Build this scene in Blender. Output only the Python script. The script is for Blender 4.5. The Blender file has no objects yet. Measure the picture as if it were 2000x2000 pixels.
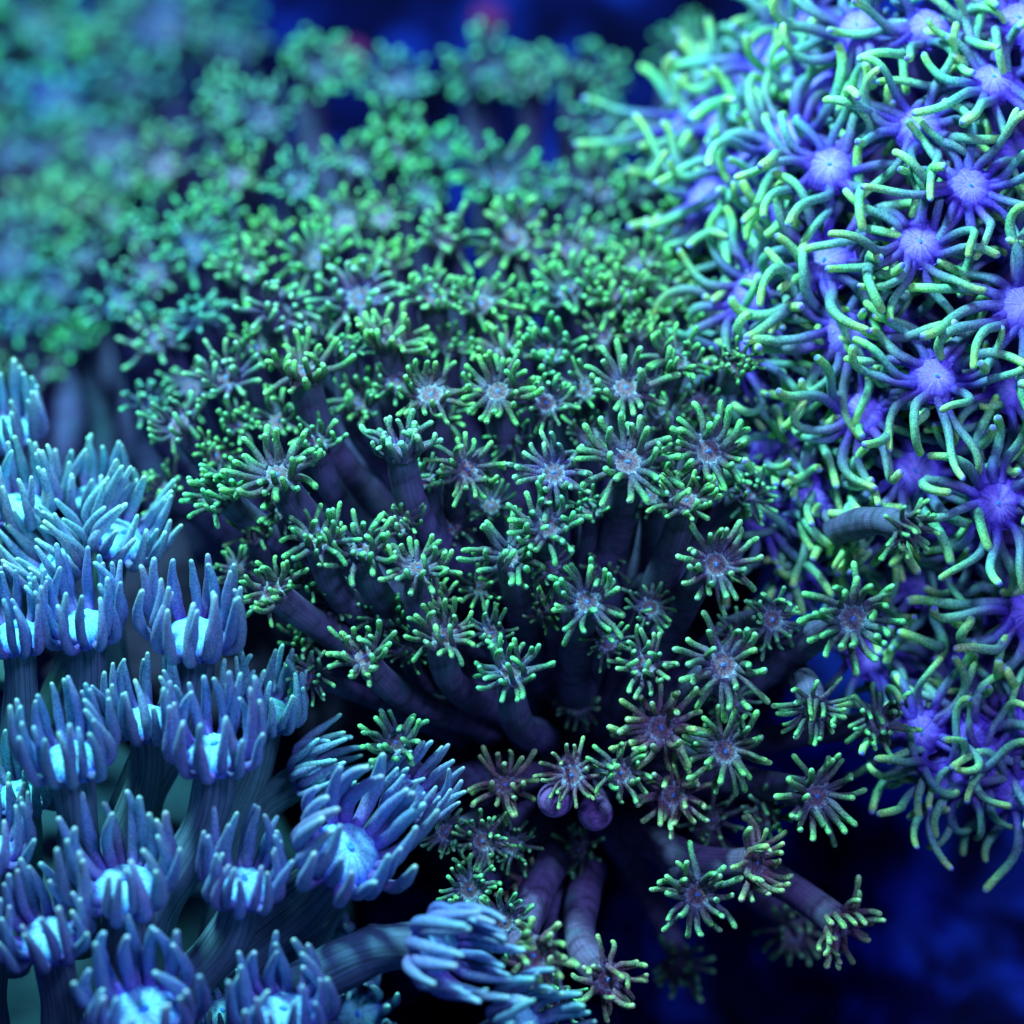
import bpy, math, random
from mathutils import Vector, Matrix, noise

# ------------------------------------------------------------------ scene, camera, light
sc = bpy.context.scene
COL = sc.collection
sc.unit_settings.system = 'METRIC'
sc.unit_settings.scale_length = 0.01          # one unit is one centimetre
sc.render.engine = 'CYCLES'
sc.cycles.use_denoising = True
sc.cycles.max_bounces = 5
sc.cycles.diffuse_bounces = 3
sc.cycles.glossy_bounces = 2
sc.cycles.transmission_bounces = 2
sc.cycles.caustics_reflective = False
sc.cycles.caustics_refractive = False

PITCH = math.radians(35)
DIST, WIDE = 44.4, 16.0                       # focus distance, picture width at that distance (cm)
FWD = Vector((0, math.cos(PITCH), -math.sin(PITCH)))
RIGHT = Vector((1, 0, 0))
UP = Vector((0, math.sin(PITCH), math.cos(PITCH)))
FOCUS = Vector((0, 0, 8))
CAM = FOCUS - FWD * DIST

cd = bpy.data.cameras.new('camera')
cd.lens = 36 * DIST / WIDE
cd.sensor_width = 36
cd.clip_start, cd.clip_end = 1, 500
cd.dof.use_dof = True
cd.dof.focus_distance = DIST + 0.25
cd.dof.aperture_fstop = 0.078
cam = bpy.data.objects.new('camera', cd)
cam.location = CAM
cam.rotation_euler = (math.pi / 2 - PITCH, 0, 0)
COL.objects.link(cam)
sc.camera = cam

w = bpy.data.worlds.new('World'); sc.world = w; w.use_nodes = True
bg = w.node_tree.nodes['Background']
bg.inputs[0].default_value = (0.13, 0.22, 0.75, 1)
bg.inputs[1].default_value = 0.13

def lamp(name, loc, target, size, power, color):
    ld = bpy.data.lights.new(name, 'AREA')
    ld.shape = 'DISK'; ld.size = size; ld.energy = power; ld.color = color
    o = bpy.data.objects.new(name, ld)
    o.location = loc
    o.rotation_euler = (Vector(target) - Vector(loc)).to_track_quat('-Z', 'Y').to_euler()
    COL.objects.link(o)
    return o
# the tank's lamp bar overhead: a cool white lamp, a violet-blue one and the deep blue one over the rear rocks
lamp('lamp_cool_white', (-14, 6, 46), (-1, 3, 7), 7, 40000, (0.33, 0.86, 0.98))
lamp('lamp_violet', (13, -20, 42), (2, 0, 6), 8, 11000, (0.32, 0.38, 1.0))
lamp('lamp_deep_blue', (4, 44, 40), (0, 44, -6), 12, 9000, (0.0, 0.05, 1.0))

vs = sc.view_settings
vs.view_transform = 'Standard'; vs.look = 'None'; vs.exposure = 0.0; vs.gamma = 1.0
vs.use_curve_mapping = False

def P(px, py, dz):
    """point seen at photo pixel (px, py), dz cm behind the plane of focus"""
    k = (DIST + dz) / DIST * WIDE / 2000
    return CAM + FWD * (DIST + dz) + RIGHT * ((px - 1000) * k) + UP * ((1000 - py) * k)
def CV(a):
    return RIGHT * a[0] + UP * a[1] - FWD * a[2]
PX = WIDE / 2000

# ------------------------------------------------------------------ materials
def new_mat(name):
    m = bpy.data.materials.new(name); m.use_nodes = True
    nt = m.node_tree
    return m, nt, nt.nodes['Principled BSDF']
def node(nt, t, **kw):
    n = nt.nodes.new(t)
    for k, v in kw.items(): setattr(n, k, v)
    return n
def ramp(nt, stops, fac):
    r = node(nt, 'ShaderNodeValToRGB')
    e = r.color_ramp.elements
    while len(e) > 1: e.remove(e[-1])
    e[0].position = stops[0][0]; e[0].color = (*stops[0][1], 1)
    for p, c in stops[1:]:
        x = e.new(p); x.color = (*c, 1)
    nt.links.new(fac, r.inputs[0])
    return r.outputs[0]
def mixc(nt, mode, fac, a, b):
    n = node(nt, 'ShaderNodeMix', data_type='RGBA', blend_type=mode)
    for sock, v in ((n.inputs[0], fac), (n.inputs[6], a), (n.inputs[7], b)):
        if hasattr(v, 'is_output'): nt.links.new(v, sock)
        elif isinstance(v, (int, float)): sock.default_value = v
        else: sock.default_value = (*v, 1)
    return n.outputs[2]
def maths(nt, op, a, b=None, c=None):
    n = node(nt, 'ShaderNodeMath', operation=op)
    for i, v in enumerate((a, b, c)):
        if v is None: continue
        if hasattr(v, 'is_output'): nt.links.new(v, n.inputs[i])
        else: n.inputs[i].default_value = v
    return n.outputs[0]
def vmaths(nt, op, a, b):
    n = node(nt, 'ShaderNodeVectorMath', operation=op)
    for i, v in enumerate((a, b)):
        if hasattr(v, 'is_output'): nt.links.new(v, n.inputs[i])
        else: n.inputs[i].default_value = v
    return n.outputs[0]
def tex_noise(nt, vec, scale, detail=2, rough=0.5):
    n = node(nt, 'ShaderNodeTexNoise')
    n.inputs['Scale'].default_value = scale; n.inputs['Detail'].default_value = detail
    n.inputs['Roughness'].default_value = rough
    nt.links.new(vec, n.inputs['Vector'])
    return n.outputs['Fac']
def maprange(nt, v, a, b, c, d):
    n = node(nt, 'ShaderNodeMapRange')
    for i, x in enumerate((v, a, b, c, d)):
        if hasattr(x, 'is_output'): nt.links.new(x, n.inputs[i])
        else: n.inputs[i].default_value = x
    return n.outputs[0]
def finish(nt, bs, colour, height, bump=0.3, dist=0.02, sss=0.0, rough=0.55, spec=0.25, rad=(0.10, 0.16, 0.16)):
    nt.links.new(colour, bs.inputs['Base Color'])
    bs.inputs['Roughness'].default_value = rough
    bs.inputs['Specular IOR Level'].default_value = spec
    if sss:
        bs.inputs['Subsurface Weight'].default_value = sss
        bs.inputs['Subsurface Radius'].default_value = rad
        bs.inputs['Subsurface Scale'].default_value = 1.0
    if height is not None:
        b = node(nt, 'ShaderNodeBump')
        b.inputs['Strength'].default_value = bump; b.inputs['Distance'].default_value = dist
        nt.links.new(height, b.inputs['Height']); nt.links.new(b.outputs[0], bs.inputs['Normal'])
def common(nt):
    at = node(nt, 'ShaderNodeAttribute', attribute_name='q')
    sep = node(nt, 'ShaderNodeSeparateXYZ'); nt.links.new(at.outputs['Vector'], sep.inputs[0])
    oi = node(nt, 'ShaderNodeObjectInfo')
    tc = node(nt, 'ShaderNodeTexCoord')
    geo = node(nt, 'ShaderNodeNewGeometry')
    return at.outputs['Vector'], sep.outputs, oi, tc, geo.outputs['Position']

def tentacle_mat(name, stops, grain, lo, hi, sss=0.2, tipvar=0.1):
    m, nt, bs = new_mat(name)
    q, s, oi, tc, pos = common(nt)
    # every arm is coloured a little further or less far up than the next
    t = maths(nt, 'ADD', s[2], maths(nt, 'MULTIPLY', maths(nt, 'SUBTRACT', oi.outputs['Random'], 0.5), maths(nt, 'MULTIPLY', tipvar * 2, maths(nt, 'SUBTRACT', 1.0, s[2]))))
    big = tex_noise(nt, pos, 5.0, 2)
    c = ramp(nt, stops, t)
    sp = tex_noise(nt, pos, grain, 3, 0.6)
    c = mixc(nt, 'MULTIPLY', 1.0, c, ramp(nt, [(0.36, (lo,) * 3), (0.62, (hi,) * 3)], sp))
    c = mixc(nt, 'MULTIPLY', 1.0, c, ramp(nt, [(0.3, (0.8, 0.9, 1.0)), (0.7, (1.1, 1.05, 0.95))], big))
    c = mixc(nt, 'MULTIPLY', 1.0, c, oi.outputs['Color'])
    finish(nt, bs, c, sp, 0.35, 0.03, sss)
    return m

M_T_FLOWER = tentacle_mat('flower_polyp_tentacle', [
    (0.0, (0.15, 0.16, 0.24)), (0.2, (0.13, 0.14, 0.17)), (0.42, (0.13, 0.17, 0.14)), (0.62, (0.12, 0.28, 0.15)),
    (0.80, (0.17, 0.54, 0.19)), (0.95, (0.33, 0.95, 0.27)), (0.99, (0.33, 0.90, 0.38)), (1.0, (0.32, 0.65, 0.65))], 28, 0.5, 1.35)
M_T_DAISY = tentacle_mat('daisy_polyp_tentacle', [
    (0.0, (0.16, 0.12, 0.50)), (0.12, (0.20, 0.18, 0.48)), (0.35, (0.22, 0.28, 0.52)), (0.75, (0.26, 0.40, 0.62)),
    (0.93, (0.38, 0.60, 0.72)), (1.0, (0.46, 0.78, 0.72))], 28, 0.66, 1.25, 0.25)
M_T_STAR = tentacle_mat('star_polyp_tentacle', [
    (0.0, (0.11, 0.05, 0.48)), (0.18, (0.15, 0.11, 0.42)), (0.36, (0.18, 0.28, 0.38)), (0.56, (0.20, 0.48, 0.36)),
    (0.78, (0.31, 0.76, 0.32)), (0.94, (0.55, 0.95, 0.28)), (0.972, (0.45, 0.80, 0.40)), (1.0, (0.28, 0.22, 1.0))], 30, 0.62, 1.3, 0.25, 0.16)

def disc_mat(name, stops, streak, grain, lo, hi, sss):
    m, nt, bs = new_mat(name)
    q, s, oi, tc, pos = common(nt)
    c = ramp(nt, stops, s[2])
    ang = node(nt, 'ShaderNodeCombineXYZ')
    nt.links.new(s[0], ang.inputs[0]); nt.links.new(s[1], ang.inputs[1]); nt.links.new(oi.outputs['Random'], ang.inputs[2])
    ray = tex_noise(nt, ang.outputs[0], 7.0, 2)
    c = mixc(nt, 'MULTIPLY', streak, c, ramp(nt, [(0.35, (0.45,) * 3), (0.62, (1.7,) * 3)], ray))
    sp = tex_noise(nt, pos, grain, 3, 0.6)
    c = mixc(nt, 'MULTIPLY', 1.0, c, ramp(nt, [(0.36, (lo,) * 3), (0.62, (hi,) * 3)], sp))
    c = mixc(nt, 'MULTIPLY', 1.0, c, oi.outputs['Color'])
    finish(nt, bs, c, sp, 0.3, 0.03, sss)
    return m
M_D_FLOWER = disc_mat('flower_polyp_disc', [(0.0, (0.20, 0.16, 0.24)), (0.40, (0.19, 0.13, 0.16)), (0.50, (0.22, 0.20, 0.26)), (0.62, (0.26, 0.40, 0.46)), (0.85, (0.19, 0.27, 0.33)), (1.0, (0.14, 0.15, 0.22))], 0.55, 26, 0.5, 1.35, 0.1)
M_D_DAISY = disc_mat('daisy_polyp_disc', [(0.0, (0.10, 0.35, 0.95)), (0.12, (0.25, 0.75, 0.98)), (0.3, (0.30, 0.72, 0.86)), (0.70, (0.26, 0.68, 0.88)), (0.92, (0.12, 0.34, 0.85)), (1.0, (0.10, 0.14, 0.6))], 0.45, 26, 0.70, 1.2, 0.2)
M_D_STAR = disc_mat('star_polyp_disc', [(0.0, (0.45, 0.34, 0.95)), (0.35, (0.32, 0.22, 0.92)), (0.62, (0.24, 0.15, 0.85)), (0.80, (0.13, 0.06, 0.52)), (1.0, (0.08, 0.035, 0.34))], 0.6, 24, 0.8, 1.2, 0.25)

def stalk_mat(name, stops, stripe, ring, fleck, sss):
    m, nt, bs = new_mat(name)
    q, s, oi, tc, pos = common(nt)
    c = ramp(nt, stops, s[2])
    v = vmaths(nt, 'MULTIPLY', q, (9.0, 9.0, 1.2))
    st = tex_noise(nt, v, 1.6, 3, 0.6)
    v2 = vmaths(nt, 'MULTIPLY', q, (0.6, 0.6, 16.0))
    rg = tex_noise(nt, v2, 1.3, 2)
    c = mixc(nt, 'MULTIPLY', stripe, c, ramp(nt, [(0.38, (0.40,) * 3), (0.5, (1.0,) * 3), (0.68, (1.35,) * 3)], st))
    c = mixc(nt, 'MULTIPLY', ring, c, ramp(nt, [(0.35, (0.55,) * 3), (0.6, (1.4,) * 3)], rg))
    cl = tex_noise(nt, pos, 2.2, 3)
    c = mixc(nt, 'MIX', maprange(nt, cl, 0.52, 0.70, 0.0, fleck), c, (0.06, 0.20, 0.22))
    c = mixc(nt, 'MULTIPLY', 1.0, c, oi.outputs['Color'])
    h = maths(nt, 'ADD', maths(nt, 'MULTIPLY', st, stripe), maths(nt, 'MULTIPLY', rg, ring))
    finish(nt, bs, c, h, 0.35, 0.05, sss, 0.6, 0.2)
    return m
M_S_FLOWER = stalk_mat('flower_polyp_stalk', [(0.0, (0.12, 0.11, 0.23)), (0.75, (0.15, 0.14, 0.25)), (0.95, (0.11, 0.10, 0.16)), (1.0, (0.12, 0.11, 0.17))], 0.45, 0.8, 0.6, 0.0)
M_S_DAISY = stalk_mat('daisy_polyp_stalk', [(0.0, (0.10, 0.24, 0.28)), (0.7, (0.13, 0.24, 0.30)), (0.93, (0.14, 0.15, 0.24)), (1.0, (0.16, 0.10, 0.34))], 0.85, 0.15, 0.5, 0.1)
M_S_STAR = stalk_mat('star_polyp_stalk', [(0.0, (0.10, 0.06, 0.22)), (0.8, (0.15, 0.09, 0.42)), (1.0, (0.17, 0.08, 0.62))], 0.5, 0.1, 0.0, 0.1)

def plain_mat(name, stops, scale, rough=0.8, bump=0.8, dist=0.15):
    m, nt, bs = new_mat(name)
    q, s, oi, tc, pos = common(nt)
    a = tex_noise(nt, pos, scale, 6, 0.62)
    c = ramp(nt, stops, a)
    finish(nt, bs, c, tex_noise(nt, pos, scale * 3.5, 4), bump, dist, 0, rough, 0.1)
    return m
M_MOUTH = plain_mat('mouth_lip', [(0.3, (0.06, 0.30, 0.98)), (0.7, (0.12, 0.45, 1.0))], 3, 0.5, 0.1, 0.02)
M_SKEL = plain_mat('coral_skeleton', [(0.3, (0.015, 0.012, 0.03)), (0.6, (0.04, 0.035, 0.07))], 0.8)
M_DBASE = plain_mat('daisy_coral_flesh', [(0.3, (0.02, 0.06, 0.08)), (0.7, (0.04, 0.11, 0.13))], 0.9, 0.6, 0.2, 0.1)
M_MAT = plain_mat('star_polyp_flesh', [(0.3, (0.07, 0.03, 0.14)), (0.7, (0.13, 0.06, 0.26))], 1.2)
M_ROCK = plain_mat('reef_rock', [(0.40, (0.002, 0.002, 0.012)), (0.52, (0.004, 0.008, 0.09)), (0.64, (0.02, 0.06, 0.50))], 0.42, 0.9, 0.8, 0.4)
M_PINK = plain_mat('coralline_crust', [(0.3, (0.30, 0.03, 0.14)), (0.7, (0.40, 0.05, 0.2))], 1.5)

# ------------------------------------------------------------------ mesh pieces
def make_mesh(name, verts, faces, q, mat):
    me = bpy.data.meshes.new(name)
    me.from_pydata(verts, [], faces)
    if q is not None:
        a = me.attributes.new('q', 'FLOAT_VECTOR', 'POINT')
        a.data.foreach_set('vector', [x for v in q for x in v])
    me.polygons.foreach_set('use_smooth', [True] * len(me.polygons))
    me.materials.append(mat)
    me.update()
    return me

def tube(path, radii, ns, ts, cap_start=False, cap_end=True):
    """rings of ns points along a path; q = (cos, sin, t)"""
    V, F, Q = [], [], []
    n = len(path)
    tang = [(path[min(i + 1, n - 1)] - path[max(i - 1, 0)]).normalized() for i in range(n)]
    x = tang[0].orthogonal().normalized()
    for i in range(n):
        x = (x - tang[i] * x.dot(tang[i])).normalized()
        y = tang[i].cross(x)
        for j in range(ns):
            a = 2 * math.pi * j / ns
            V.append(path[i] + (x * math.cos(a) + y * math.sin(a)) * radii[i])
            Q.append((math.cos(a), math.sin(a), ts[i]))
        if i:
            o0, o1 = (i - 1) * ns, i * ns
            for j in range(ns):
                k = (j + 1) % ns
                F.append((o0 + j, o0 + k, o1 + k, o1 + j))
    if cap_end:
        V.append(path[-1] + tang[-1] * radii[-1] * 0.45); Q.append((0, 0, 1.0))
        o = (n - 1) * ns; c = len(V) - 1
        for j in range(ns): F.append((o + j, o + (j + 1) % ns, c))
    if cap_start:
        V.append(path[0].copy()); Q.append((0, 0, ts[0])); c = len(V) - 1
        for j in range(ns): F.append(((j + 1) % ns, j, c))
    return V, F, Q

def tentacle_mesh(name, rng, mat, bend, curl, r_prof, nr, ns, wig, quick=1.8):
    """unit-length arm that starts along +Z; +X is the side of the polyp's axis. bend and curl are inward turns in radians, lower and upper half"""
    pos = Vector((0, 0, 0)); path = [pos.copy()]
    ph, tw = rng.uniform(0, 6.28), rng.uniform(-wig, wig)
    fine = 48
    pts = [pos.copy()]
    for i in range(fine):
        s = (i + 0.5) / fine
        th = bend * min(1.0, s * quick) + curl * max(0.0, s - 0.45) / 0.55 + wig * 0.5 * math.sin(ph + s * 5.5)
        si = tw * s * 1.3 + wig * 0.35 * math.sin(ph * 2 + s * 6)
        d = Vector((math.sin(th) * math.cos(si), math.sin(si), math.cos(th) * math.cos(si)))
        pos = pos + d / fine
        pts.append(pos.copy())
    def at(s):
        f = max(0.0, min(1.0, s)) * fine; i = min(int(f), fine - 1)
        return pts[i].lerp(pts[i + 1], f - i)
    tip = r_prof(1.0)
    ss = [i / (nr - 1) * (1 - tip * 1.2) for i in range(nr)] + [1 - tip * 0.55, 1 - tip * 0.12]
    jit = [rng.uniform(0.94, 1.07) for _ in ss]
    rad = [r_prof(s) * j for s, j in zip(ss[:nr], jit)] + [tip * 0.86, tip * 0.48]
    V, F, Q = tube([at(s) for s in ss], rad, ns, ss)
    return make_mesh(name, V, F, Q, mat)

def prof_flower(s): return 0.104 - 0.022 * min(1, s * 1.6) + 0.008 * max(0, (s - 0.6))
def prof_daisy(s):  return 0.062 + 0.008 * math.sin(min(1, s * 1.1) * math.pi) - 0.032 * max(0, s - 0.5) / 0.5
def prof_star(s):   return 0.057 - 0.010 * max(0, 1 - s * 4) + 0.020 * max(0, 1 - s * 9) - 0.015 * s

rng = random.Random(11)
T_FLOWER, T_DAISY, T_STAR = [], [], []
for i in range(44):
    b = -0.75 + 1.7 * i / 43
    T_FLOWER.append((b, tentacle_mesh('flower_tentacle', rng, M_T_FLOWER, b * 0.75, b * 0.5 + rng.uniform(-0.95, 0.95), prof_flower, 9, 8, 0.36)))
for i in range(36):
    b = 0.75 + 1.0 * i / 35
    T_DAISY.append((b, tentacle_mesh('daisy_tentacle', rng, M_T_DAISY, b, rng.uniform(-0.25, 0.50), prof_daisy, 12, 10, 0.18, 2.6)))
for i in range(60):
    b = -1.1 + 2.6 * i / 59
    T_STAR.append((b, tentacle_mesh('star_tentacle', rng, M_T_STAR, b * 0.6, b * 0.9 + rng.uniform(-2.7, 2.7), prof_star, 17, 8, 0.85)))

def disc_mesh(name, prof, seg, lobes, lobe_h, mat):
    """lathe of (radius, height) pairs from rim to centre, outer ones scalloped"""
    V, F, Q = [], [], []
    n = len(prof)
    for i, (r, h) in enumerate(prof):
        for j in range(seg):
            a = 2 * math.pi * j / seg
            k = lobe_h * (r / prof[0][0]) ** 2 * math.cos(a * lobes)
            V.append((r * math.cos(a), r * math.sin(a), h + k)); Q.append((math.cos(a), math.sin(a), r / prof[0][0]))
        if i:
            o0, o1 = (i - 1) * seg, i * seg
            for j in range(seg):
                k2 = (j + 1) % seg
                F.append((o0 + j, o0 + k2, o1 + k2, o1 + j))
    V.append((0, 0, prof[-1][1])); Q.append((0, 0, 0)); c = len(V) - 1; o = (n - 1) * seg
    for j in range(seg): F.append((o + j, o + (j + 1) % seg, c))
    return make_mesh(name, V, F, Q, mat)
# all in units of the polyp's reach R
D_FLOWER = disc_mesh('flower_disc', [(0.40, -0.05), (0.385, 0.03), (0.33, 0.065), (0.25, 0.06), (0.18, 0.03), (0.10, 0.045), (0.05, 0.06)], 40, 10, 0.018, M_D_FLOWER)
D_DAISY = disc_mesh('daisy_disc', [(0.62, -0.06), (0.60, 0.06), (0.53, 0.17), (0.42, 0.27), (0.28, 0.34), (0.16, 0.37), (0.07, 0.36)], 48, 12, 0.03, M_D_DAISY)
D_STAR = disc_mesh('star_disc', [(0.33, -0.10), (0.31, -0.045), (0.26, 0.01), (0.20, 0.05), (0.12, 0.075), (0.05, 0.07)], 48, 8, 0.010, M_D_STAR)
def mouth_mesh():
    V, F, Q = [], [], []
    seg, rings = 14, [(1.0, 0.0), (0.85, 0.5), (0.5, 0.75), (0.22, 0.35)]
    for i, (r, h) in enumerate(rings):
        for j in range(seg):
            a = 2 * math.pi * j / seg
            V.append((r * math.cos(a), 0.6 * r * math.sin(a), h))
        if i:
            for j in range(seg):
                k = (j + 1) % seg
                F.append(((i - 1) * seg + j, (i - 1) * seg + k, i * seg + k, i * seg + j))
    F.append(tuple(range((len(rings) - 1) * seg, len(rings) * seg)))
    return make_mesh('mouth', V, F, None, M_MOUTH)
MOUTH = mouth_mesh()

# ------------------------------------------------------------------ polyps
def bez(p, n):
    out = []
    for i in range(n):
        t = i / (n - 1); u = 1 - t
        out.append(p[0] * u ** 3 + p[1] * 3 * u * u * t + p[2] * 3 * u * t * t + p[3] * t ** 3)
    return out
def put(name, mesh, parent, M, color):
    o = bpy.data.objects.new(name, mesh)
    COL.objects.link(o)
    o.parent = parent
    o.matrix_basis = M
    o.color = (*color, 1)
    return o
KIND = {
 'flower': dict(name='flower_coral_polyp', T=T_FLOWER, D=D_FLOWER, n=24, rim=0.34, reach=0.76, stalk=M_S_FLOWER, r_top=0.39, r_mid=0.31, mouth=0.055, mh=0.05),
 'daisy': dict(name='daisy_coral_polyp', T=T_DAISY, D=D_DAISY, n=22, rim=0.62, reach=1.74, stalk=M_S_DAISY, r_top=0.64, r_mid=0.40, mouth=0.10, mh=0.345),
 'star': dict(name='star_polyp', T=T_STAR, D=D_STAR, n=15, rim=0.25, reach=1.10, stalk=M_S_STAR, r_top=0.33, r_mid=0.20, mouth=0.032, mh=0.068),
}
def polyp(kind, centre, axis, R, base, seed, tint=(1, 1, 1), n=None, spread=0.0, label='', group=None, bow=0.5, tens=1.0, vary=True):
    """spread > 0 opens the arms flatter, < 0 gathers them"""
    K = KIND[kind]; rng = random.Random(seed)
    axis = axis.normalized()
    root = bpy.data.objects.new(K['name'], None)
    root.empty_display_size = 0.3
    root.location = base
    COL.objects.link(root)
    root['label'] = label; root['category'] = 'coral polyp'
    if group: root['group'] = group
    x = axis.orthogonal().normalized()
    x.rotate(Matrix.Rotation(rng.uniform(0, 6.28), 3, axis))
    y = axis.cross(x)
    Fm = Matrix((x, y, axis)).transposed().to_4x4()
    Fm.translation = centre - base
    # stalk
    L = (centre - base).length
    top = centre - base - axis * R * 0.02
    path = bez([Vector((0, 0, 0)), (centre - base) * 0.30 + Vector((rng.uniform(-.1, .1), rng.uniform(-.1, .1), rng.uniform(-.05, .1))) * L * bow,
                top - axis * L * 0.5 * tens, top], 14)
    path = path[:-1] + [path[-1] - axis * R * 0.16, path[-1] - axis * R * 0.06, path[-1]]
    if (path[-4] - path[-1]).length < R * 0.2: path.pop(-4)
    m = len(path); ts = [i / (m - 1) for i in range(m)]
    rm = K['r_mid'] * R * rng.uniform(0.92, 1.1)
    rad = []
    for t in ts:
        f = max(0.0, (t - 0.72) / 0.28)
        rad.append((rm * (1.0 + 0.35 * (1 - t)) * (1 - f ** 3) + K['r_top'] * R * 0.97 * f ** 3) * (1 + 0.05 * math.sin(seed + t * 17)))
    V, F, Q = tube(path, rad, 16, ts, cap_start=True, cap_end=False)
    put('stalk', make_mesh('stalk', V, F, Q, K['stalk']), root, Matrix.Identity(4), tuple(0.7 + 0.3 * v for v in tint) if kind == 'flower' else tint)
    # disc and mouth
    disc = put('oral_disc', K['D'], root, Fm @ Matrix.Scale(R, 4), (min(tint[0], 1.1) * (0.8 if tint[2] > 1.2 else 1), tint[1], min(tint[2], 0.95)) if kind == 'flower' else tint)
    if K['mouth']:
        put('mouth', MOUTH, disc, Matrix.Translation((0, 0, K['mh'])) @ Matrix.Scale(K['mouth'], 4), (1, 1, 1))
    # arms
    n = n or K['n']
    full = 1.0
    if kind == 'flower' and vary:
        n += rng.randint(-4, 3); spread += rng.choice((-0.38, -0.2, 0, 0, 0.1, 0.2)); full = rng.uniform(0.84, 1.12)
    for i in range(n):
        ring = i % 2
        a = 2 * math.pi * (i + rng.uniform(-0.45, 0.45)) / n
        u = Vector((math.cos(a), math.sin(a), 0))
        if kind == 'flower':
            tilt = rng.gauss(1.20 if ring else 0.74, 0.34) + spread
            rim = K['rim'] + (0.02 if ring else -0.03); ln = rng.uniform(0.68, 1.18) * (1.0 if ring else 0.90)
            want = rng.gauss(0.05, 0.42); z = 0.02 if ring else 0.04
        elif kind == 'daisy':
            tilt = rng.gauss(1.42 if ring else 1.08, 0.07) + spread
            rim = K['rim'] - (0.02 if ring else 0.09); ln = rng.uniform(0.85, 1.10) * (1.0 if ring else 0.94)
            want = (1.46 if ring else 1.08) + rng.gauss(0, 0.10); z = 0.0 if ring else 0.08
        else:
            tilt = rng.gauss(1.36 if ring else 1.02, 0.18) + spread
            rim = K['rim']; ln = rng.uniform(0.75, 1.18)
            want = rng.gauss(-0.05, 0.6); z = -0.03
        cand = sorted(K['T'], key=lambda v: abs(v[0] - want))[:7]
        me = rng.choice(cand)[1]
        az = a + rng.gauss(0, 0.20 if kind == 'flower' else 0.12 if kind == 'star' else 0.07)
        u2 = Vector((math.cos(az), math.sin(az), 0))
        d = u2 * math.sin(tilt) + Vector((0, 0, 1)) * math.cos(tilt)
        e = -u2 * math.cos(tilt) + Vector((0, 0, 1)) * math.sin(tilt)
        g = d.cross(e)
        L2 = K['reach'] * ln * full
        Tm = Matrix((e, g, d)).transposed().to_4x4()
        Tm.translation = u * rim + Vector((0, 0, z)) - d * 0.03
        fat = rng.uniform(0.9, 1.12) / (ln if kind != 'daisy' else ln ** 0.5)
        k = rng.uniform(0.86, 1.14)
        put('tentacle', me, root, Fm @ Matrix.Scale(R, 4) @ Tm @ Matrix.Diagonal((L2 * fat * 1.0, L2 * fat, L2, 1)),
            (tint[0] * k * rng.uniform(0.84, 1.16), tint[1] * rng.uniform(0.86, 1.16) * k, tint[2] * k * rng.uniform(0.92, 1.06)))
    return root

# ------------------------------------------------------------------ rocks and colony bases
def lump(name, centre, semi, seed, mat, amp, freq, sub=5, basis=None):
    import bmesh
    bm = bmesh.new()
    bmesh.ops.create_icosphere(bm, subdivisions=sub, radius=1.0)
    off = Vector((seed * 7.3, seed * 3.1, seed * 1.7))
    for v in bm.verts:
        nrm = v.co.normalized()
        k = 1 + amp * noise.fractal(nrm * freq + off, 0.6, 2.1, 5)
        v.co = nrm * k
    me = bpy.data.meshes.new(name); bm.to_mesh(me); bm.free()
    me.polygons.foreach_set('use_smooth', [True] * len(me.polygons))
    me.materials.append(mat)
    o = bpy.data.objects.new(name, me); COL.objects.link(o)
    B = basis or Matrix.Identity(3)
    M = B.to_4x4() @ Matrix.Diagonal((*semi, 1)); M.translation = centre
    o.matrix_world = M
    return o
def tag(o, label, cat, group=None):
    o['label'] = label; o['category'] = cat
    if group: o['group'] = group
    return o
CAMB = Matrix((RIGHT, UP, -FWD)).transposed()      # camera-aligned axes for colonies measured as ellipsoids

# reef floor running back under everything, rising behind
def reef_floor():
    V, F = [], []
    nx, ny = 110, 120
    for j in range(ny + 1):
        for i in range(nx + 1):
            x = -55 + 110 * i / nx; yy = -16 + 96 * j / ny
            z = -7 + 0.8 * max(0.0, yy - 38) ** 1.15 * 0.6
            p = Vector((x, yy, 0))
            z += 2.6 * noise.fractal(p * 0.11, 0.8, 2.0, 6) + 1.0 * noise.noise(p * 0.45)
            V.append((x, yy, z))
    for j in range(ny):
        for i in range(nx):
            a = j * (nx + 1) + i
            F.append((a, a + 1, a + nx + 2, a + nx + 1))
    me = make_mesh('reef_rock', V, F, None, M_ROCK)
    o = bpy.data.objects.new('reef_rock', me); COL.objects.link(o); o['kind'] = 'structure'
reef_floor()

CORE = P(1120, 1480, 6.0)
tag(lump('coral_skeleton', P(1020, 1180, 11.0), (4.6, 4.8, 6.0), 3, M_SKEL, 0.22, 2.2, 5, CAMB), 'dark lumpy skeleton under the green-tipped flower coral polyps', 'coral base')
tag(lump('coral_skeleton', P(500, 1330, 12.0), (4.2, 3.4, 4.0), 12, M_SKEL, 0.25, 2.0, 5), 'dark lump added to hide the lit floor between the daisy coral and the flower coral', 'rock')  # added dark mass that covers the blue-lit floor behind the stalks
R_C, R_S, R_PX = P(1990, 640, 6.6), (5.0, 6.7, 6.0), (625, 840)
tag(lump('coral_mat', R_C, (4.35, 5.9, 5.1), 5, M_MAT, 0.10, 2.5, 5, CAMB), 'rounded dark purple mat carrying the violet star polyps', 'coral base')
tag(lump('coral_skeleton', P(120, 1960, 8.2), (5.4, 4.6, 4.6), 8, M_DBASE, 0.12, 1.6, 5), 'smooth teal fleshy base under the blue daisy coral polyps', 'coral base')
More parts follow.
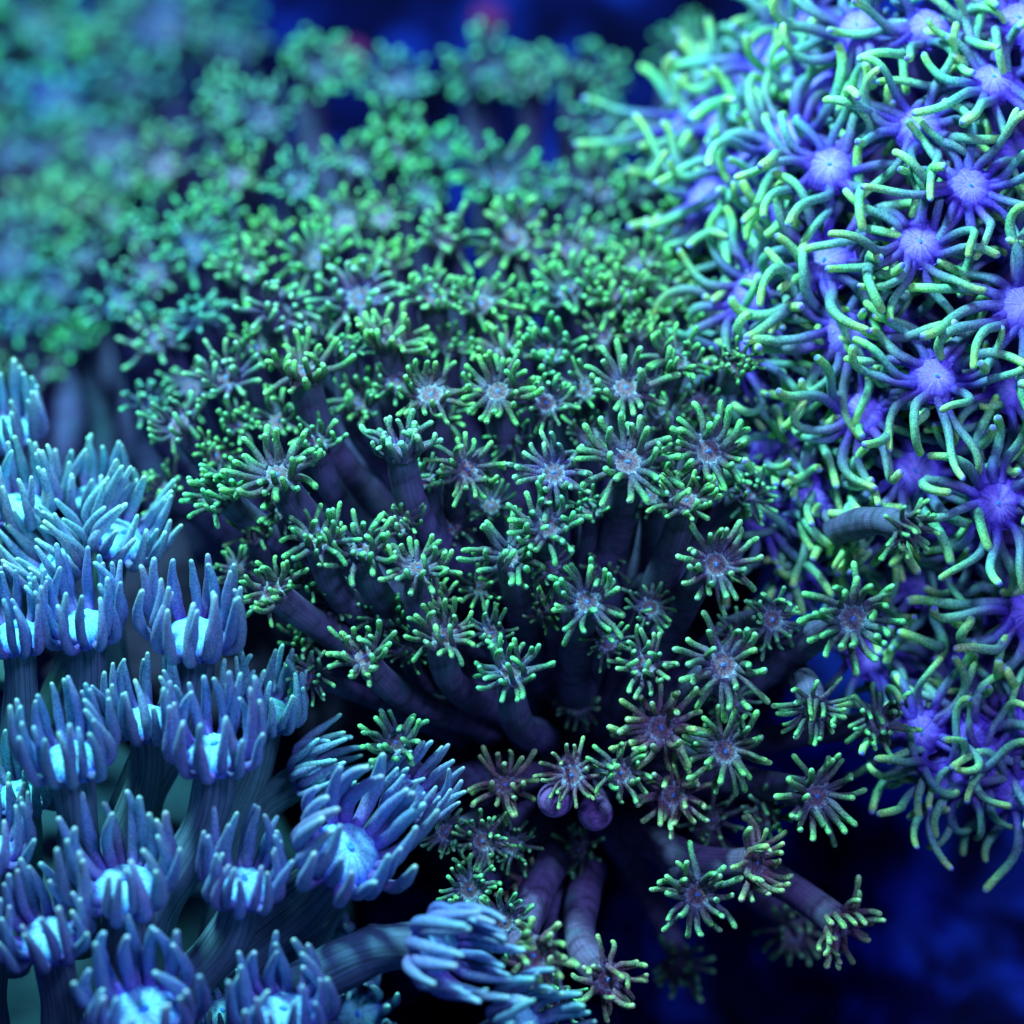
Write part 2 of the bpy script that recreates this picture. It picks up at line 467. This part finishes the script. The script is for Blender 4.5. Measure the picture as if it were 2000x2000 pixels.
tag(lump('coral_skeleton', P(-40, 700, 21.0), (6.0, 5.0, 5.0), 9, M_SKEL, 0.2, 2.0, 5), 'shadowed skeleton under the teal polyps behind the flower coral', 'coral base')

# ------------------------------------------------------------------ flower coral, middle colony
def interp(x, pts):
    for (x0, y0), (x1, y1) in zip(pts, pts[1:]):
        if x <= x1:
            t = max(0.0, (x - x0) / (x1 - x0)); return y0 + (y1 - y0) * t
    return pts[-1][1]
def flower_dz(px, py):
    d = interp(py, [(0, 16.5), (150, 13.8), (300, 9.2), (500, 4.6), (700, 1.9), (900, 0.5), (1150, 0.0), (1500, 0.1), (1700, 0.6), (1950, 1.0)])
    if px < 550: d += 8.0 * ((550 - px) / 550) * interp(py, [(0, 1), (650, 0.9), (900, 0.35), (1200, 0.1)])
    return d
# px py reach ax ay [extra depth]
FL = """766 672 70 0 .55|842 773 72 0 .38|972 766 78 -.05 .3|990 690 68 0 .35 .6|1072 690 68 .1 .35 .6|1067 788 68 .1 .25 .3|1222 759 72 0 .35|1320 706 72 .2 .35
784 882 78 -.05 .72|911 918 66 .35 .12 .5|1081 925 76 0 .2|1226 904 84 -.02 .22|1340 980 70 .1 .42|1070 1030 80 .05 .22|994 1087 68 -.1 .25|817 1112 70 .1 .6
704 1078 66 -.1 .5 .3|936 1146 52 0 .25 1.4|1146 1177 80 .1 .38|1067 1193 52 -.2 .3 .9|864 1246 74 .05 .6|759 1204 60 -.1 .45 1.3|712 1284 70 -.25 .5|998 1315 74 0 .62
1259 1299 70 0 .25|1383 882 84 .12 .12|1398 1103 82 .12 .1|1665 1208 90 0 0 -.3|1412 1299 84 .03 .15|1507 1210 66 .35 .05 1.0|1365 788 50 .1 .2 1.0|773 1452 68 -.1 .6
987 1532 62 -.1 .1 .8|1117 1514 64 -.1 .12|1212 1510 62 .05 .12|1291 1422 82 .02 .12|1315 1552 72 -.02 -.08|943 1643 62 -.1 .1 .3|918 1737 64 -.1 .1 -.4|1027 1737 58 .45 -.25 1.6
1040 1866 84 .2 .15 -2.0|1186 1912 80 .35 -.1 -1.2|1090 1955 62 .2 -.1 -.6|1000 1650 56 -.1 .1 .9|872 1625 56 -.2 .1 .6|985 1800 60 -.1 .1 -.5|1130 1660 50 0 0 2.2|1416 1467 80 .05 .02|1362 1746 80 0 -.12 -.4|1474 1686 76 .78 .12 -.2|1641 1806 84 .55 -.42 .3|1593 1555 78 .25 0 .2
1496 1592 62 -.1 .05 1.5|1717 1410 58 0 .1 1.2|1425 1372 56 .1 0 1.6|1554 1815 66 .2 -.2 3.0|1329 1887 62 0 -.2 3.4
442 740 78 -.1 .42|594 730 84 -.05 .62|351 831 72 -.4 .45|543 929 76 -.2 .35|435 969 68 -.5 .32|623 1058 72 0 .5|533 1157 70 -.4 .4|326 960 60 -.4 .2 1.5|543 824 60 -.2 .3 1.4
609 1322 48 -.4 .2 .8|315 668 74 -.2 .35|464 1117 52 -.3 .2 1.5|704 583 84 -.05 .25|846 583 80 0 .4|940 596 72 .3 .4|1114 572 74 -.05 .4|1211 583 76 .05 .3
875 471 72 -.1 .4|1005 467 78 0 .3|1106 489 66 .1 .5|1172 370 80 0 .2|976 348 82 0 .25|770 290 80 .05 .2|777 174 80 .1 .4|951 145 82 0 .3|1041 165 60 .1 .5|1135 158 76 .2 .5
1338 95 62 0 .5 2|675 435 72 -.1 .45|1320 453 80 .1 .35|1248 380 70 .2 .4|1250 525 76 .1 .4|748 427 64 0 .4 .6|1175 250 74 .1 .4|850 308 64 0 .4 1|391 627 66 -.1 .3|543 612 78 .05 .35
623 507 72 0 .45|417 440 76 0 .35|380 492 68 -.1 .3|580 362 70 0 .1|326 326 82 -.1 .2|518 232 82 0 .3|435 217 84 0 .05|623 138 74 .1 .3|690 330 74 0 .4|470 350 74 -.1 .3
1290 300 64 .2 .4 1.2|300 540 74 -.1 .3|240 600 76 -.2 .3|480 540 66 -.1 .4|760 520 60 0 .5 1|1010 610 62 0 .4 .8|1160 470 64 .1 .4 .8|1300 590 66 .2 .4 .6
620 640 58 0 .4 1.2|880 680 56 0 .4 1.2|1150 850 56 0 .3 1.3|960 990 54 0 .3 1.6|660 1180 56 -.2 .4 1.4|1180 1100 50 0 .2 2.0|1300 820 56 .1 .4 .9|880 1030 52 0 .3 1.9|1460 960 58 .3 .2 1.2
1440 1240 50 .2 .1 1.6|1130 1380 46 0 .1 2.6|1390 1600 50 .2 -.1 1.9|1240 1440 46 0 .2 1.8|860 820 56 0 .4 1.4|700 790 58 -.1 .4 1.4|1000 860 54 0 .3 1.5|600 1250 54 -.3 .4 1.6""".replace('\n', '|')
SPECIAL = {
 (1665, 1208): ('fully open flower coral polyp spread flat over the star polyp arms, seen face-on', None),
 (1226, 904): ('bright cyan-tipped flower coral polyp with pale speckled disc on a thick bent stalk', None),
 (1070, 1030): ('flower coral polyp with the palest speckled disc, mid-colony on a short stalk', None),
 (1474, 1686): ('flower coral polyp turned sideways, its pinkish arms swept away from a round stalk', None),
 (1641, 1806): ('lowest drooping flower coral polyp on a purple stalk above the bare blue rock', None),
 (1362, 1746): ('flower coral polyp hanging below the colony with long downward arms beside the sideways one', None),
 (594, 730): ('cupped flower coral polyp on the longest thick slanting stalk', None),
 (784, 882): ('cupped flower coral polyp with blue-lilac base on a straight upright stalk', None),
 (1146, 1177): ('flower coral polyp with curled arms on a straight vertical stalk ', None),
 (998, 1315): ('upright cupped flower coral polyp on a ringed stalk that bends near its foot', None),
 (864, 1246): ('cupped flower coral polyp on a stalk curving sideways to the colony core', None),
 (1398, 1103): ('wide open flower coral polyp on a slanting stalk next to the star polyps', None),
 (1383, 882): ('flower coral polyp with many fine swept arms touching the star polyps', None),
 (1338, 95): ('rounded flower coral polyp with short arms beside the top of the star polyp mound', None),
 (951, 145): ('tallest flower coral polyp at the back on a long bare stalk', None),
 (1291, 1422): ('large purple-tinged open flower coral polyp above the purple-pink closed knobs', None),
 (704, 583): ('lilac-centred flower coral polyp among green neighbours', None),
 (1416, 1467): ('flower coral polyp with brown ring and blue mouth beside the purple-tinged one', None),
}
SPECIAL_AXIS = {}
def flower_zone(px, py, r, ax, ay):
    if r < 57: pose, pg = 'small half-hidden', 'small half-hidden'
    elif ay > 0.42: pose, pg = 'upright cupped', 'cupped'
    elif abs(ax) > 0.2: pose, pg = 'sideways-leaning', 'leaning'
    else: pose, pg = 'wide open', 'open'
    if py > 1600: z, g = 'on the drooping underside of the green-tipped colony', 'of the underside'
    elif py < 420: z, g = 'in the tall back rows of the green-tipped colony', 'of the back rows'
    elif px > 1290: z, g = 'along the colony edge that meets the star polyps', 'beside the star polyps'
    elif py > 1380: z, g = 'on the lower face of the colony above its shadowed core', 'of the lower face'
    elif px < 660: z, g = 'leaning out towards the blue daisy coral', 'towards the daisy coral'
    else: z, g = 'in the crowded middle of the green-tipped colony', 'of the crowded middle'
    return pose + ' flower coral polyp ' + z, pg + ' flower coral polyps ' + g
spots = [tuple(float(x) for x in row.split()[:2]) for row in FL.split('|')]
HOLES = ((690, 930, 95), (1240, 1085, 105), (1000, 1410, 140), (330, 900, 90), (860, 1370, 90), (840, 230, 70), (1010, 250, 50), (1130, 1330, 90), (850, 1000, 60))
rf = random.Random(77)
for _ in range(6000):
    x, y = rf.uniform(170, 1430), rf.uniform(330, 1330)
    if x < 280 and y > 640 or x < 420 and y > 900 or x < 620 and y > 1180 or y > 900 and x > 1330: continue
    if any((x - a) ** 2 + (y - b) ** 2 < d * d for a, b, d in HOLES): continue
    if min((x - a) ** 2 + (y - b) ** 2 for a, b in spots) < interp(y, [(330, 88), (600, 74), (800, 70)]) ** 2: continue
    spots.append((x, y))
    FL += f'|{x:.0f} {y:.0f} {rf.uniform(53, 56):.1f} {rf.uniform(-.2, .2):.2f} {rf.uniform(.2, .5):.2f} {rf.uniform(.5, 1.3):.2f}'
PINK = {(1117, 1514), (1315, 1552), (1291, 1422), (1040, 1866), (1474, 1686), (1641, 1806), (1027, 1737), (1186, 1912), (987, 1532)}
PURPLE = {(704, 583), (543, 612), (442, 740), (784, 882), (1081, 925), (315, 668)}
rng = random.Random(5)
for k, row in enumerate(FL.split('|')):
    f = [float(x) for x in row.split()]
    px, py, r, ax, ay = f[:5]; ex = f[5] if len(f) > 5 else 0.0
    dz = flower_dz(px, py) + ex + rng.uniform(-0.15, 0.15)
    if py < 1150 and px < 1350: ay += 0.17
    if py < 700: ax += rng.uniform(-.28, .28); ay += rng.uniform(-.2, .28)
    ay = min(ay, 0.82)
    az = math.sqrt(max(0.08, 1 - ax * ax - ay * ay))
    c = P(px, py, dz)
    R = r * rng.uniform(1.10, 1.25) * PX * (DIST + dz) / DIST
    # the foot sits towards the colony's core, a stalk's length below the disc
    core = CORE if py > 560 else P(1120 + (px - 1120) * 0.75, py + 520, dz + 2.5)
    if px < 420 and py < 760: core = P(px + 120, py + 520, dz + 3)
    L = rng.uniform(3.4, 4.4)
    v = core - c
    base = c + v.normalized() * min(L, v.length * 0.92) + Vector((0, 0, -0.3))
    key = (int(px), int(py))
    lab, grp = SPECIAL.get(key) or flower_zone(px, py, r, f[3], f[4])
    tint = (1, 1, 1)
    if key in PINK: tint = (1.7, 0.92, 1.05)
    elif key in PURPLE: tint = (1.25, 0.92, 1.45)
    elif py < 420 or px < 420: tint = (rng.uniform(0.6, 1.1), rng.uniform(0.75, 1.05), rng.uniform(1.0, 1.5))
    else: tint = (rng.uniform(0.85, 1.2), 1.0, rng.uniform(0.9, 1.15))
    sp = -0.15 if ay > 0.55 or py < 330 else (0.12 if abs(ax) + abs(ay) < 0.3 else 0)
    polyp('flower', c, CV((ax, ay, az)), R, base, 100 + k, tint, spread=sp, label=lab, group=grp, n=(26 if py < 330 else 20 if r < 56 else None), vary=key not in SPECIAL)
# the two polyps that turn their backs to us
for k, (px, py, r, a, dz, base, lab) in enumerate((
    (1767, 1030, 78, (0.70, -0.40, 0.55), -0.2, P(1630, 1040, 2.2), 'flower coral polyp reaching in among the star polyps with its stalk lying sideways'),
    (1590, 1385, 80, (-0.05, -0.42, 0.90), 0.2, P(1500, 1250, 5.5), 'flower coral polyp bent downward like an open umbrella under the star polyps'))):
    polyp('flower', P(px, py, dz), CV(a), r * PX, base, 900 + k, (1, 1, 1), label=lab, tens=0.4, vary=False)
# gathered polyp, a tight bunch of green tips
polyp('flower', P(1440, 712, 1.6), CV((0.1, 0.15, 0.95)), 66 * PX, P(1400, 900, 3.8), 950, (0.95, 1, 0.9), n=30, spread=-0.55,
      label='half-closed flower coral polyp, a tight bunch of green tips by the star polyps')
# two shut polyps, round pink knobs on their stalks
def shut(px, py, dz, r, base, seed, lab, grp):
    c = P(px, py, dz)
    root = bpy.data.objects.new('closed_coral_polyp', None); root.location = base; COL.objects.link(root)
    root['label'] = lab; root['category'] = 'coral polyp'; root['group'] = grp
    top = c - base
    path = bez([Vector((0, 0, 0)), top * 0.35 + Vector((0, 0, 0.15)), top * 0.7 + Vector((0, 0, -0.05)), top], 12)
    rr = r * PX
    V, F, Q = tube(path, [rr * 0.8] * 12, 14, [i / 11 * 0.7 for i in range(12)])
    put('stalk', make_mesh('stalk', V, F, Q, M_S_FLOWER), root, Matrix.Identity(4), (1.7, 1.1, 1.5))
    d = (path[-1] - path[-2]).normalized()
    hp, hr = [], []
    for i in range(9):
        a = -0.9 + (math.pi / 2 + 0.85) * i / 8
        hp.append(top + d * rr * math.sin(a)); hr.append(rr * max(0.06, math.cos(a)))
    V, F, Q = tube(hp, hr, 18, [0.3 + 0.05 * i for i in range(9)])
    put('closed_head', make_mesh('closed_head', V, F, Q, M_S_FLOWER), root, Matrix.Identity(4), (2.4, 1.3, 2.0))
shut(1084, 1562, 0.5, 36, P(1130, 1480, 4), 1, 'closed flower coral polyp, a smooth purple-pink knob under the open pink polyps', 'closed flower coral polyps')
shut(1163, 1588, 0.8, 36, P(1170, 1490, 4), 2, 'closed flower coral polyp, a smooth purple-pink knob under the open pink polyps', 'closed flower coral polyps')

# ------------------------------------------------------------------ teal polyps behind, at the far corner
FAR = """65 50 110 0 .2 19|165 120 100 .1 .3 18.5|120 215 105 0 .1 17|326 60 100 .1 .2 19|268 165 95 .1 .3 17|446 105 80 0 .5 17|45 330 100 -.1 .2 15|215 300 95 0 .3 15
217 420 85 0 .15 12|110 440 95 -.1 .2 12.5|30 500 95 -.2 .2 11|130 560 85 -.1 .2 9.5|40 640 85 -.2 .2 8|150 680 75 -.2 .3 7|75 730 75 -.2 .3 7.2|20 180 95 -.2 .2 18|230 10 95 .1 .2 20|385 20 85 .1 .3 20""".replace('\n', '|')
rng = random.Random(8)
for k, row in enumerate(FAR.split('|')):
    px, py, r, ax, ay, dz = [float(x) for x in row.split()]
    dz = dz * 1.35 + rng.uniform(-1.5, 1.5); ax += rng.uniform(-.4, .4); ay += rng.uniform(-.25, .4); ay = min(0.8, ay + 0.3); r *= rng.uniform(0.95, 1.4)
    c = P(px, py, dz); R = r * PX * (DIST + dz) / DIST * 1.02
    base = P(px + rng.uniform(-30, 60), py + 420, dz + 1.5)
    polyp('flower', c, CV((ax, ay, math.sqrt(max(0.05, 1 - ax * ax - ay * ay)))), R, base, 300 + k, (rng.uniform(0.45, 0.95), rng.uniform(0.7, 1.05), rng.uniform(1.1, 1.9)), n=24, spread=-0.1,
          label='large teal flower coral polyp of the colony behind the daisy coral', group='teal polyps of the rear colony')

# ------------------------------------------------------------------ daisy coral
DA = """138 1492 98 -.05 .80 -.9|420 1478 98 .02 .80 -.8|246 1742 112 0 .76 -1.2|476 1738 94 .12 .78 -1.0|672 1672 122 .32 .52 -.6|285 1415 84 -.05 .8 0|40 1560 78 -.05 .75 .6
95 1838 98 -.05 .7 -1.3|285 1990 122 0 .6 -1.8|556 1990 102 0 .7 -1.6|520 1400 84 .12 .8 .9|600 1520 78 .8 .35 1.2|845 1850 100 .72 .0 -1.6|1010 2010 92 .6 .35 -1.4|-20 1670 88 .05 .8 -.6
380 1252 104 .08 .8 .3|165 1232 94 -.03 .82 .5|35 1248 86 0 .82 .4|232 1058 88 .42 .62 1.8|40 1000 86 0 .8 2.0|185 985 78 .15 .7 3.0|18 850 80 0 .75 3.6|120 1110 84 -.45 .6 1.6|795 1560 76 .45 .55 .5
645 1860 92 .1 .15 2.6|440 1985 70 -.1 .6 .8|700 1985 80 0 .3 2.4""".replace('\n', '|')
DA_SPECIAL = {
 (138, 1492): 'tall blue daisy coral polyp with many arms on a thick straight upright stalk',
 (420, 1478): 'blue daisy coral polyp with bright cyan disc gaps on a ridged stalk leaning aside',
 (246, 1742): 'wide blue daisy coral polyp with outspread arms and white-cyan disc showing between them',
 (476, 1738): 'narrow violet-blue daisy coral polyp on a finely grooved slanting stalk',
 (672, 1672): 'daisy coral polyp opened to show its glowing cyan disc and blue mouth',
 (845, 1850): 'daisy coral polyp turned sideways on a thick horizontal stalk',
 (645, 1860): 'deep shaded daisy coral polyp with turquoise disc below the glowing open one',
 (232, 1058): 'daisy coral polyp with mint light painted into its colour, leaning over with long swept-up arms',
 (1010, 2010): 'blue daisy coral polyp tucked under the drooping flower coral polyps',
 (600, 1520): 'teal daisy coral polyp lying on its side towards the flower coral',
}
rng = random.Random(21)
for k, row in enumerate(DA.split('|')):
    px, py, r, ax, ay, dz = [float(x) for x in row.split()]
    c = P(px, py, dz); R = r * 0.97 * PX * (DIST + dz) / DIST
    az = math.sqrt(max(0.05, 1 - ax * ax - ay * ay))
    bx = px * 0.72 - 10
    base = P(bx, py + 330, dz + 1.2) if py > 1150 else P(px - 20, py + 330, dz + 1.2)
    key = (int(px), int(py))
    if key == (845, 1850): base = P(520, 1960, -0.4)
    if key == (672, 1672): base = P(420, 1900, 1.4)
    if key == (476, 1738): base = P(300, 1990, 0.2)
    if key == (138, 1492): base = P(150, 1850, 0.2)
    if key == (95, 1838): base = P(125, 2150, 0.0)
    if key == (246, 1742): base = P(215, 2010, 0.2)
    tint = (rng.uniform(0.9, 1.1), rng.uniform(0.95, 1.1), rng.uniform(0.95, 1.08))
    if py < 1150: tint = (1.3, 1.5, 1.15)  # bright mint light on the upper polyps is put into their tint
    elif dz > 0.5: tint = (0.9, 1.3, 1.0)
    lab = DA_SPECIAL.get(key)
    grp = None
    if not lab:
        if py < 1150: lab, grp = 'daisy coral polyp with mint light painted into its colour on the high shoulder of the daisy colony', 'daisy coral polyps with painted mint light'
        else: lab, grp = 'blue daisy coral polyp with upright cupped arms in the daisy colony', 'blue daisy coral polyps'
    sp = 0.04 if key == (672, 1672) else (0.05 if key == (246, 1742) else 0)
    polyp('daisy', c, CV((ax, ay, az)), R, base, 541 + k, tint, spread=sp, label=lab, group=grp, bow=0.3)

# ------------------------------------------------------------------ star polyps
ST = """1677 54|1814 51|1941 156|1796 246|1622 326|1894 366|1796 475|1612 511|1470 572|1539 268|1467 333|1655 652|1829 737|1684 806|1579 976|1949 983|1789 922|2010 1193|1858 1331|1554 784
1807 1132|1380 390|2000 600|1415 236|1350 235|1503 112|1990 40|1560 30|1480 460|1740 620|1900 850|1980 760|1600 170|1690 960|1500 660|1960 1330|1900 1200|1990 1420|1890 1440|1800 1430|1930 1490|1780 1290|1985 1550|1850 1530|1560 900|1660 560|1880 1050
1480 1010|1500 860|1560 1110|1660 1120|1700 1280|1640 1040|1440 700|1750 1060|1620 900|1980 480|1990 300|1440 150|1720 730|1540 400""".replace('\n', '|')
ST_DEEP = {(1807, 1132): 0.9, (1554, 784): 0.8, (1789, 922): 0.6, (1684, 806): 0.2, (1655, 652): 0.2}
rng = random.Random(31)
rows = [tuple(int(x) for x in r.split()) for r in ST.split('|')]
for k, (px, py) in enumerate(rows):
    u = (px - 1990) / 700; v = (640 - py) / 950
    s = math.sqrt(max(0.06, 1 - u * u - v * v))
    filler = k >= 27; near_edge = px < 1720 and py > 650
    dz = 6.6 - 6.0 * s + (0.9 if filler else 0.0) + ST_DEEP.get((px, py), 0)
    if near_edge: dz = min(dz, 2.6)
    if py > 1400: dz = 1.6
    if py < 450: dz += max(0, 1640 - px) / 300 * 2.6 * (450 - py) / 300
    nrm = Vector((u, v * 0.9, s * 1.05)).normalized()
    a = (nrm * 0.75 + Vector((0, 0.28, 0.55)) + Vector((rng.uniform(-.2, .2), rng.uniform(-.2, .2), 0))).normalized()
    r = (172 if not filler else 150) * rng.uniform(0.92, 1.08)
    c = P(px, py, dz); R = r * PX * (DIST + dz) / DIST
    base = c + (R_C - c) * 0.32
    lab, grp = 'violet star polyp with long green-tipped arms on the purple mound', 'star polyps on the mound'
    if py < 420 and px < 1560: lab, grp = 'star polyp with pale mint arms on the far shoulder of the mound', 'star polyps on the far shoulder'
    elif py > 1280: lab, grp = 'star polyp at the foot of the mound with arms hanging over dark rock', 'star polyps hanging at the foot'
    elif filler: lab, grp = 'smaller star polyp sunk low between its larger neighbours on the mound', 'sunken star polyps'
    if (px, py) == (1949, 983): lab, grp = 'large star polyp with streaked violet-blue disc beside the sideways flower polyp', None
    if (px, py) == (1858, 1331): lab, grp = 'star polyp with long trailing arms above the empty dark water', None
    if (px, py) == (1796, 475): lab, grp = 'star polyp with a big round white-streaked violet disc', None
    if (px, py) == (1796, 246): lab, grp = 'star polyp with one arm looped into a ring below its small pale disc', None
    tint = (1, 1, 1)
    if py < 420: tint = (1.05, 1.1, 1.1)
    polyp('star', c, CV(a), R, base, 700 + k, tint, label=lab, group=grp, spread=(0.25 if py > 1280 else 0.14), n=(14 if filler else 16))

# ------------------------------------------------------------------ small growths on the rear rock
for k, (px, py, dz, r) in enumerate(((955, 42, 26, 0.36), (690, 112, 24, 0.36))):
    tag(lump('coralline_knob', P(px, py, dz), (r, r, r), 40 + k, M_PINK, 0.35, 2.5, 4), 'small pink crusty knob behind the tall flower coral polyps', 'algae knob', 'pink knobs behind the corals')
